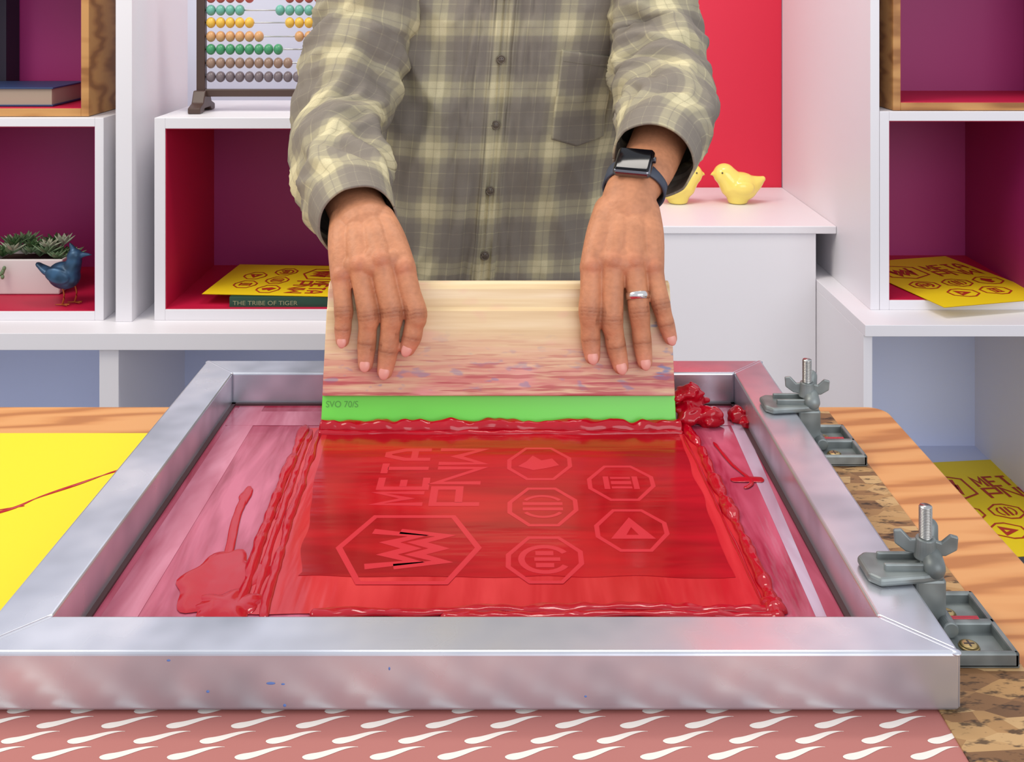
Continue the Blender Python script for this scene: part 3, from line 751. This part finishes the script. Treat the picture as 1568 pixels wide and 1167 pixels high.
# ------------------------------------------------------------------ the man
MAN = empty('man', (0, 1.5, 0))
def hand(name, side, wrist_chain, mcp, pip, dip, tip, thumb):
    parts = []; rad = [(.0122, .0112, .0098, .0088), (.0125, .0114, .0100, .0089), (.0122, .0108, .0095, .0085), (.0112, .0096, .0086, .0077)]
    wp = [Vector(p) for p, r in wrist_chain]; wr = [r for p, r in wrist_chain]
    parts.append(tubedata(wp, wr, n=28, sub=6, up=(0, -.5, .85), flat=.78))
    W = wp[-1]; acr = (Vector(mcp[0]) - Vector(mcp[3])); acr.z = 0; acr.normalize()
    for i in range(4):
        m, p, d, t = (Vector(a[i]) for a in (mcp, pip, dip, tip)); r = rad[i]
        off = acr * (.018 - .012 * i)
        w = W + off + Vector((0, 0.004, 0)); w2 = w.lerp(m, .5) + Vector((0, -.003, .004))
        parts.append(tubedata([w, w2, m], [.0180, .0168, r[0] * 1.08], n=20))
        m2 = m.lerp(p, .5) + Vector((0, -.0015, 0))
        parts.append(tubedata([m, m2, p, p.lerp(d, .5), d, t], [r[0] * 1.02, r[1] * 1.0, r[1] * 1.04, r[2] * 1.02, r[2] * 1.03, r[3] * .92], n=20))
        parts.append(elldata(m + Vector((0, -.0020, .0022)), (r[0] * .98, r[0] * .98, r[0] * 1.0)))
        parts.append(tubedata([m + Vector((0, -.0043, .0037)), w2.lerp(m, .4) + Vector((0, -.0086, .0087)), w2 + Vector((0, -.0093, .0108))], [.0042, .0035, .0028], n=12))
    for i in range(3):
        a, b = Vector(mcp[i]), Vector(mcp[i + 1]); mm = (a + b) / 2 + Vector((0, 0, .004))
        parts.append(elldata(mm, (.0095, .0090, .013)))
    cm = sum((Vector(a) for a in mcp), Vector()) / 4
    parts.append(tubedata([W + Vector((0, .008, -.006)), W.lerp(cm, .5) + Vector((0, .010, -.004)), cm + Vector((0, .004, .006))], [.023, .026, .020], n=20, flat=.7))
    th = [Vector(a) for a in thumb]
    parts.append(tubedata(th, [.017, .0165, .0125, .0115, .0085], n=20))
    me = remeshed(name, parts, .0011, 9, .5)
    base = Vector(s2l((192, 130, 94))[:3]); dark = Vector(s2l((128, 74, 52))[:3]); pink = Vector(s2l((212, 136, 114))[:3]); red = Vector(s2l((180, 98, 74))[:3])
    att = me.color_attributes.new('tint', 'FLOAT_COLOR', 'POINT')
    J = []
    for i in range(4):
        m, p, d, t = (Vector(a[i]) for a in (mcp, pip, dip, tip))
        J.append((p, (d - m).normalized(), .0100, i)); J.append((d, (t - p).normalized(), .0060, i + 4))
    ndors = Vector((0, -.954, .3))
    MC = [Vector(a) + Vector((0, -.008, .004)) for a in mcp]; TP = [Vector(a) for a in tip]
    norms = [n.vector.copy() for n in me.vertex_normals]
    cos_ = [v.co.copy() for v in me.vertices]; newc = []; cols = []
    for P, nrm in zip(cos_, norms):
        c = base.copy(); disp = 0
        for (jp, jd, rr, sd) in J:
            q = P - jp
            if q.length < .019:
                s = q.dot(jd) + .0008 * noise.noise(Vector((P.x * 160, sd * 3.1, 0))); w = math.exp(-(s / (rr * .60)) ** 2) * max(0, min(1, nrm.dot(ndors) * 1.5))
                c = c.lerp(dark, .40 * w)
                g = math.cos(s / (.0036 + .0002 * sd) * 2 * pi); disp -= w * .0004 * max(0, g) ** 3
                c = c.lerp(dark * .8, .36 * w * max(0, g) ** 4)
        for i in range(4):
            dm = (P - MC[i]).length
            if dm < .03: c = c.lerp(red, .48 * math.exp(-(dm / .009) ** 2))
            dt = (P - TP[i]).length
            if dt < .03: c = c.lerp(pink, .7 * math.exp(-(dt / .010) ** 2))
        c = c * (1 + .13 * noise.noise(P * 60) + .12 * noise.noise(P * 240))
        cols += [c[0], c[1], c[2], 1.0]; newc += list(P + nrm * disp)
    att.data.foreach_set('color', cols); me.vertices.foreach_set('co', newc); me.update()
    obj_from(name, me, SKIN, MAN)
    for i in range(4):
        d, t = Vector(dip[i]), Vector(tip[i]); dr = (t - d).normalized(); r = rad[i][3]
        nn = (ndors - dr * ndors.dot(dr)).normalized(); xx = dr.cross(nn).normalized()
        Rm = Matrix((xx, nn, dr)).transposed()
        v, f = elldata(t + nn * (r * .66) + dr * (r * .10), (r * .62, r * .30, r * .84), Rm, 24, 16); mesh_obj(name + '_nail_%d' % (i + 1), v, f, NAIL, MAN, True)
    r = .0085; d, t = th[3], th[4]; dr = (t - d).normalized(); nn = Vector((0, 1, .1)); nn = (nn - dr * nn.dot(dr)).normalized()
    v, f = elldata(t + nn * (r * .75), (r * .74, r * .3, r), Matrix((dr.cross(nn), nn, dr)).transposed()); mesh_obj(name + '_thumbnail', v, f, NAIL, MAN, True)

hand('right_hand', 1,
     [((-.196, 1.225, 1.017), .034), ((-.178, 1.170, 1.006), .032), ((-.163, 1.128, .996), .0315)],
     [(-.1120, 1.075, .9571), (-.1350, 1.073, .9652), (-.1568, 1.074, .9598), (-.1764, 1.077, .9483)],
     [(-.0975, 1.057, .9159), (-.1221, 1.056, .9186), (-.146, 1.056, .9146), (-.1718, 1.060, .9172)],
     [(-.1016, 1.054, .8938), (-.1254, 1.051, .8806), (-.1472, 1.053, .8879), (-.1723, 1.058, .9004)],
     [(-.1056, 1.052, .8833), (-.128, 1.0465, .8622), (-.1478, 1.048, .8688), (-.1723, 1.0555, .8899)],
     [(-.146, 1.124, .986), (-.134, 1.126, .972), (-.122, 1.128, .955), (-.114, 1.126, .936), (-.112, 1.116, .914)])
hand('left_hand', -1,
     [((.178, 1.225, 1.080), .033), ((.152, 1.165, 1.048), .031), ((.131, 1.134, 1.028), .0285), ((.124, 1.118, 1.008), .031)],
     [(.0828, 1.075, .9584), (.1046, 1.073, .9638), (.1257, 1.073, .9638), (.146, 1.077, .957)],
     [(.079, 1.057, .9186), (.1015, 1.055, .9106), (.1294, 1.056, .9186), (.152, 1.060, .925)],
     [(.0799, 1.054, .8912), (.1056, 1.052, .8846), (.132, 1.053, .8892), (.1571, 1.058, .9057)],
     [(.0812, 1.049, .876), (.1096, 1.0465, .867), (.134, 1.048, .8707), (.161, 1.0555, .8925)],
     [(.114, 1.124, .992), (.103, 1.126, .976), (.093, 1.128, .958), (.086, 1.126, .938), (.085, 1.116, .914)])

# ring
RG = empty('silver_finger_ring', (.128, 1.063, .932))
m_, p_ = Vector((.1257, 1.073, .9638)), Vector((.1294, 1.056, .9186)); dr = (p_ - m_).normalized(); c_ = m_.lerp(p_, .66) + Vector((0, -.0012, 0))
s_ = dr.cross(Vector((0, -1, 0))).normalized(); u_ = s_.cross(dr)
V = []; F = []; n = 40
for j in range(n):
    a = 2 * pi * j / n; d = s_ * math.cos(a) + u_ * math.sin(a)
    for rr, hh in ((.0108, -.0038), (.0126, -.0034), (.0126, .0034), (.0108, .0038)): V.append(c_ + d * rr + dr * hh)
for j in range(n):
    k = (j + 1) % n
    for q in range(4): F.append((j * 4 + q, j * 4 + (q + 1) % 4, k * 4 + (q + 1) % 4, k * 4 + q))
mesh_obj('band', V, F, simple('polished_silver', (226, 224, 220), .15, metal=1., var=.02), RG, True)

# watch
WT = empty('wristwatch', (.131, 1.13, 1.04))
wc = Vector((.1360, 1.146, 1.031)); wd = Vector((-.26, -.84, -.46)).normalized(); wn = Vector((-.08, -.42, .90)); wn = (wn - wd * wn.dot(wd)).normalized(); wx = wn.cross(wd).normalized()
if wx.x < 0: wx = -wx
V = []; F = []; n = 64
for j in range(n):
    a = 2 * pi * j / n; d = wx * math.cos(a) * .0325 + wn * math.sin(a) * .0275
    for k, (o, w) in enumerate(((0, -.0115), (.0022, -.011), (.0022, .011), (0, .0115))):
        V.append(wc + d * (1 + o / .03) + wd * w)
for j in range(n):
    k = (j + 1) % n
    for q in range(4): F.append((j * 4 + q, j * 4 + (q + 1) % 4, k * 4 + (q + 1) % 4, k * 4 + q))
mesh_obj('strap', V, F, simple('slate_rubber_strap', (62, 68, 82), .5, var=.02), WT, True)
def rbox(name, c, ax, ay, az, hx, hy, hz, mat, bev):
    V = [c + ax * (sx * hx) + ay * (sy * hy) + az * (sz * hz) for sz in (-1, 1) for sx, sy in ((-1, -1), (1, -1), (1, 1), (-1, 1))]
    F = [(3, 2, 1, 0), (4, 5, 6, 7), (0, 1, 5, 4), (1, 2, 6, 5), (2, 3, 7, 6), (3, 0, 4, 7)]
    ob = mesh_obj(name, V, F, mat, WT, bevel=bev, bseg=5)
    for p in ob.data.polygons: p.use_smooth = True
top = wc + wn * .0305
rbox('case', top, wx, wd, wn, .0205, .0215, .0052, simple('dark_steel_case', (120, 120, 126), .2, metal=1., var=.02), .0045)
rbox('glass', top + wn * .0035, wx, wd, wn, .0187, .0195, .0028, simple('black_glass', (8, 9, 14), .08, var=.02, spec=.25), .0024)
v, f = cyldata(top + wx * .0200 - wd * .008, top + wx * .0227 - wd * .008, .0035); mesh_obj('crown', v, f, simple('crown_metal', (90, 90, 96), .3, metal=1., var=.02), WT, bevel=.0006)

# shirt torso
ZL = [(.80, .192, .116), (.90, .190, .114), (1.0, .190, .115), (1.1, .198, .12), (1.2, .206, .125), (1.3, .213, .125), (1.38, .208, .118), (1.43, .175, .10), (1.47, .115, .078), (1.495, .070, .062)]
def prof(z):
    for a, b in zip(ZL[:-1], ZL[1:]):
        if z <= b[0]:
            t = max(0, (z - a[0]) / (b[0] - a[0])); return a[1] + (b[1] - a[1]) * t, a[2] + (b[2] - a[2]) * t
    return ZL[-1][1:]
NA = 720
def basept(a, A, B):
    c, s = math.cos(a), math.sin(a); e = 2 / 2.35
    return (math.copysign(abs(c) ** e, c) * A, math.copysign(abs(s) ** e, s) * B)
arc = [0.0]; pv = basept(-pi / 2, .20, .12)
for i in range(1, NA + 1):
    p = basept(-pi / 2 + 2 * pi * i / NA, .20, .12); arc.append(arc[-1] + math.hypot(p[0] - pv[0], p[1] - pv[1])); pv = p
TOT = arc[-1]
def ang_of(u):
    u = u % TOT; lo = min(NA - 1, max(0, bisect.bisect_right(arc, u) - 1))
    return -pi / 2 + 2 * pi * (lo + (u - arc[lo]) / max(1e-9, arc[lo + 1] - arc[lo])) / NA
def cxz(z): return -.008 + (min(z, 1.3) - 1.23) * .084
def cyz(z): return 1.525 + (.0 if z > 1.1 else (1.1 - z) * .03)
def ridged(v): return 1 - 2 * abs(noise.noise(v))
def fold(u, z):
    sg = 1 if u > 0 else -1
    f = .013 * noise.noise(Vector((u * 8 + z * 3 * sg, z * 3.0, 1.3)))
    f += .0105 * ridged(Vector((u * 13 - z * 6 * math.tanh(u * 30), z * 4.0, 4.1)))
    f += .0052 * ridged(Vector((u * 26 + z * 10 * math.tanh(u * 30), z * 9, 8.1)))
    f += .0012 * noise.noise(Vector((u * 60, z * 50, 2.1)))
    f -= .0060
    if z > 1.36: f *= max(0, 1 - (z - 1.36) / .08)
    return f * (1 - .45 * math.exp(-(u / .03) ** 2))
def S(u, z, off=0.0):
    uu = u if u <= TOT / 2 else u - TOT
    A, B = prof(z); a = ang_of(u); p = basept(a, A, B); q = basept(a + .01, A, B)
    tx, ty = q[0] - p[0], q[1] - p[1]; l = math.hypot(tx, ty); nx, ny = ty / l, -tx / l
    d = fold(uu, z) + off
    return Vector((cxz(z) + p[0] + nx * d, cyz(z) + p[1] + ny * d, z))
nu, nz = 300, 190; V = []; F = []; UV = []
z0, z1 = .825, 1.495
for i in range(nz + 1):
    z = z0 + (z1 - z0) * i / nz
    for j in range(nu + 1):
        u = -TOT / 2 + TOT * j / nu; hem = .012 * math.cos(u * 9) * max(0, 1 - i / 16)
        p = S(u, z); p.z += hem; V.append(p); UV.append((u, z))
for i in range(nz):
    for j in range(nu): a = i * (nu + 1) + j; F.append((a, a + 1, a + nu + 2, a + nu + 1))
ob = mesh_obj('shirt_body', V, F, PLAID, MAN, True, uv=UV)
def patch(name, ufun, nu_, nz_, off, uvo=(0, 0), mat=PLAID):
    V = []; F = []; UV = []
    for i in range(nz_ + 1):
        t = i / nz_
        for j in range(nu_ + 1):
            s = j / nu_; u, z = ufun(s, t)
            e = min(s, 1 - s, t, 1 - t); o = off if e > .001 else -.001
            p = S(u, z, o); V.append(p); UV.append((u + uvo[0], z + uvo[1]))
    for i in range(nz_):
        for j in range(nu_): a = i * (nu_ + 1) + j; F.append((a, a + 1, a + nu_ + 2, a + nu_ + 1))
    return mesh_obj(name, V, F, mat, MAN, True, uv=UV)
STITCH = simple('stitch_thread', (132, 124, 106), .9, var=.02)
patch('shirt_placket', lambda s, t: (-.017 + .034 * s, .83 + .60 * t), 20, 170, .0036, (0, 0))
patch('placket_stitch_a', lambda s, t: (-.0135 + .0009 * s, .83 + .60 * t), 3, 170, .0042, (.04, 0), STITCH)
patch('placket_stitch_b', lambda s, t: (.0126 + .0009 * s, .83 + .60 * t), 3, 170, .0042, (.04, 0), STITCH)
def pocket(s, t):
    ul, ur = .078, .158; z_b = 1.045 - .012 * (1 - abs(2 * s - 1)); z_t = 1.168 - .012 * s
    return ul + (ur - ul) * s, z_b + (z_t - z_b) * t
patch('chest_pocket', pocket, 48, 60, .0048, (.012, .02))
patch('pocket_hem', lambda s, t: (.080 + .076 * s, pocket(s, 1)[1] - .016 + .0010 * t), 48, 3, .0055, (.05, .04), STITCH)
BT = simple('shell_button', (104, 92, 78), .3, var=.02)
for i, z in enumerate((1.1545 + .089, 1.155, 1.066, .977, .888, 1.332)):
    p = S(0, z, .0052); parts = [cyldata(p, p + Vector((0, -.0022, 0)), .0060, .0056, 24), tubedata([p + Vector((.0054 * math.cos(a * pi / 8), -.0022, .0054 * math.sin(a * pi / 8))) for a in range(17)], [.0008] * 17, n=6, sub=1)]
    v, f = merge(parts); mesh_obj('button_%d' % (i + 1), v, f, BT, MAN, True)
    parts = [cyldata(p + Vector((dx, -.0021, dz)), p + Vector((dx, -.0026, dz)), .0009, n=8) for dx in (-.0015, .0015) for dz in (-.0015, .0015)]
    v, f = merge(parts); mesh_obj('button_holes_%d' % (i + 1), v, f, DGREY, MAN)
V = []; F = []; UV = []
for i in range(7):
    for j in range(61):
        a = -pi / 2 + .12 + (2 * pi - .24) * j / 60; t = i / 6; r = .066 + .012 * t * (1 if i > 2 else .2); z = 1.485 + (.04 * (t * 2) if t < .5 else .04 - .05 * (t - .5) * 2)
        V.append(Vector((cxz(1.3) + math.cos(a) * r * 1.05, 1.525 + math.sin(a) * r * .95, z))); UV.append((a * .07, z))
for i in range(6):
    for j in range(60): a = i * 61 + j; F.append((a, a + 1, a + 62, a + 61))
mesh_obj('shirt_collar', V, F, PLAID, MAN, True, uv=UV)

def sleeve(name, pts, radii, seed, cuff_t):
    q = catmull([list(p) + [r] for p, r in zip(pts, radii)], 24); P = [Vector(a[:3]) for a in q]; R = [a[3] for a in q]
    fr = frames(P, Vector((0, 1, .35))); n = 110; V = []; F = []; UV = []; L = 0; N = len(P)
    tot = sum((P[i + 1] - P[i]).length for i in range(N - 1))
    for i in range(N):
        if i: L += (P[i] - P[i - 1]).length
        t, s, u = fr[i]; rem = tot - L
        cuffed = rem < cuff_t
        amp = min(1, max(.10, (rem - cuff_t * .9) / .04)) * (1.0 if L > .04 else .5)
        for j in range(n + 1):
            a = 2 * pi * j / n + pi / 2
            ca, sa = math.cos(a), math.sin(a)
            f = .008 * noise.noise(Vector((ca * 1.1, sa * 1.1, L * 9 + seed)))
            f += .0125 * ridged(Vector((ca * .8 + L * 5, sa * .8, L * 15 + math.cos(a * 1 + seed) * .9 + seed * 3)))
            f += .0065 * ridged(Vector((ca * 1.6, sa * 1.6 - L * 6, L * 28 + seed * 7)))
            f += .0008 * noise.noise(Vector((ca * 5, sa * 5, L * 60)))
            f = (f - .0078) * amp
            r = R[i] + f + (.0025 if cuffed else 0)
            V.append(P[i] + s * ca * r + u * sa * r); UV.append((a * .052 + seed * .1, L + seed * .13))
        if i:
            for j in range(n): b = (i - 1) * (n + 1) + j; F.append((b, b + 1, b + n + 2, b + n + 1))
    ob = mesh_obj(name, V, F, PLAID, MAN, True, uv=UV); so = ob.modifiers.new('s', 'SOLIDIFY'); so.thickness = .0025; so.offset = -1
sleeve('shirt_sleeve_right', [(-.150, 1.52, 1.405), (-.183, 1.50, 1.36), (-.192, 1.455, 1.29), (-.194, 1.43, 1.234), (-.204, 1.415, 1.181), (-.217, 1.385, 1.122), (-.221, 1.335, 1.067), (-.207, 1.26, 1.029), (-.184, 1.18, 1.007), (-.167, 1.128, .994)],
       [.060, .067, .064, .062, .063, .062, .056, .051, .044, .0385], 1.0, .045)
sleeve('shirt_sleeve_left', [(.135, 1.52, 1.405), (.170, 1.50, 1.36), (.180, 1.455, 1.29), (.181, 1.43, 1.234), (.190, 1.41, 1.181), (.195, 1.365, 1.131), (.190, 1.29, 1.098), (.175, 1.22, 1.076), (.158, 1.165, 1.055)],
       [.060, .065, .060, .058, .060, .058, .052, .047, .042], 2.3, .040)

# trousers, shoes
parts = [tubedata([(-.04, 1.54, .88), (-.035, 1.54, .84)], [.14, .150], n=32, up=(0, 1, 0), flat=.62)]
for s in (-1, 1):
    parts.append(tubedata([(-.035 + s * .075, 1.54, .86), (-.035 + s * .090, 1.54, .65), (-.035 + s * .10, 1.53, .48), (-.035 + s * .105, 1.545, .28), (-.035 + s * .11, 1.55, .10)], [.085, .082, .068, .062, .054], n=24, up=(0, 1, 0), round_ends=False))
obj_from('trousers', remeshed('trousers', parts, .012, 4), JEANS, MAN)
for s, nm in ((-1, 'right'), (1, 'left')):
    x = -.035 + s * .113
    parts = [tubedata([(x, 1.59, .045), (x, 1.53, .045), (x, 1.44, .038), (x + s * .006, 1.36, .032)], [.040, .043, .044, .034], n=20, up=(0, 0, 1), flat=.85), boxdata(x - .042, x + .042, 1.35, 1.615, .001, .018), tubedata([(x, 1.555, .06), (x, 1.555, .11)], [.042, .04])]
    obj_from('shoe_' + nm, remeshed('shoe_' + nm, parts, .006, 4), simple('shoe_leather', (60, 44, 34), .5, var=.02), MAN)
# head
hx, hy = -.002, 1.50
parts = [elldata((hx, hy + .012, 1.685), (.076, .095, .095)), elldata((hx, hy - .025, 1.635), (.060, .068, .072)), elldata((hx, hy - .055, 1.595), (.034, .034, .028)),
         tubedata([(hx, 1.535, 1.45), (hx, 1.525, 1.53), (hx, 1.51, 1.60)], [.062, .056, .058], n=24),
         tubedata([(hx, hy - .088, 1.675), (hx, hy - .104, 1.650), (hx, hy - .112, 1.632)], [.008, .010, .013]),
         elldata((hx - .012, hy - .098, 1.628), (.008, .009, .007)), elldata((hx + .012, hy - .098, 1.628), (.008, .009, .007)),
         elldata((hx, hy - .089, 1.603), (.024, .010, .005)), elldata((hx, hy - .087, 1.595), (.021, .011, .006)),
         tubedata([(hx - .045, hy - .074, 1.694), (hx, hy - .086, 1.698), (hx + .045, hy - .074, 1.694)], [.008, .009, .008]),
         elldata((hx - .078, hy + .005, 1.655), (.008, .018, .030)), elldata((hx + .078, hy + .005, 1.655), (.008, .018, .030))]
me = remeshed('head', parts, .004, 4); at = me.color_attributes.new('tint', 'FLOAT_COLOR', 'POINT')
for v in me.vertices:
    c = Vector(s2l((192, 130, 94))[:3])
    if abs(v.co.z - 1.599) < .009 and v.co.y < hy - .075 and abs(v.co.x - hx) < .026: c = Vector(s2l((170, 92, 82))[:3])
    at.data[v.index].color = (*c, 1)
obj_from('head', me, SKIN, MAN)
for s in (-1, 1):
    v, f = elldata((hx + s * .030, hy - .078, 1.672), (.012, .010, .009)); mesh_obj('eye_white_%s' % ('l' if s > 0 else 'r'), v, f, simple('eye_white', (235, 232, 226), .2, var=.02), MAN, True)
    v, f = elldata((hx + s * .030, hy - .0865, 1.669), (.005, .003, .005)); mesh_obj('iris_%s' % ('l' if s > 0 else 'r'), v, f, DGREY, MAN, True)
parts = [elldata((hx, hy + .022, 1.712), (.084, .098, .085)), elldata((hx, hy + .05, 1.665), (.080, .072, .075)), elldata((hx, hy - .05, 1.752), (.058, .040, .024))]
obj_from('hair', remeshed('hair', parts, .006, 3), HAIR, MAN)

# ------------------------------------------------------------------ lights
w = bpy.data.worlds.new('World'); scene.world = w; w.use_nodes = True
bg = w.node_tree.nodes['Background']; bg.inputs[0].default_value = (.88, .91, 1.0, 1); bg.inputs[1].default_value = .82
def area(name, loc, tgt, sx, sy, e, col):
    l = bpy.data.lights.new(name, 'AREA'); l.shape = 'RECTANGLE'; l.size = sx; l.size_y = sy; l.energy = e; l.color = col
    o = bpy.data.objects.new(name, l); o.location = loc; o.rotation_euler = (Vector(tgt) - Vector(loc)).to_track_quat('-Z', 'Y').to_euler(); scene.collection.objects.link(o)
area('window_daylight', (1.3, -1.8, 2.0), (0, 1.4, .9), 2.6, 2.0, 48, (.94, .96, 1))
area('ceiling_lamp_warm', (-1.5, 1.0, 2.6), (-.2, 1.3, .8), 1.0, 1.0, 27, (1, .93, .80))
area('ceiling_lamp_shelf', (.2, 1.75, 2.8), (.3, 2.6, .6), .9, .4, 18, (1, .94, .86))

# ------------------------------------------------------------------ camera
cam = bpy.data.cameras.new('camera'); co = bpy.data.objects.new('camera', cam); scene.collection.objects.link(co)
co.location = (0, 0, 1.241); co.rotation_euler = (pi / 2, 0, 0)
cam.sensor_width = 36; cam.lens = 36 * 1590 / 1568; cam.shift_y = -591 / 1568
cam.clip_start = .02
scene.camera = co
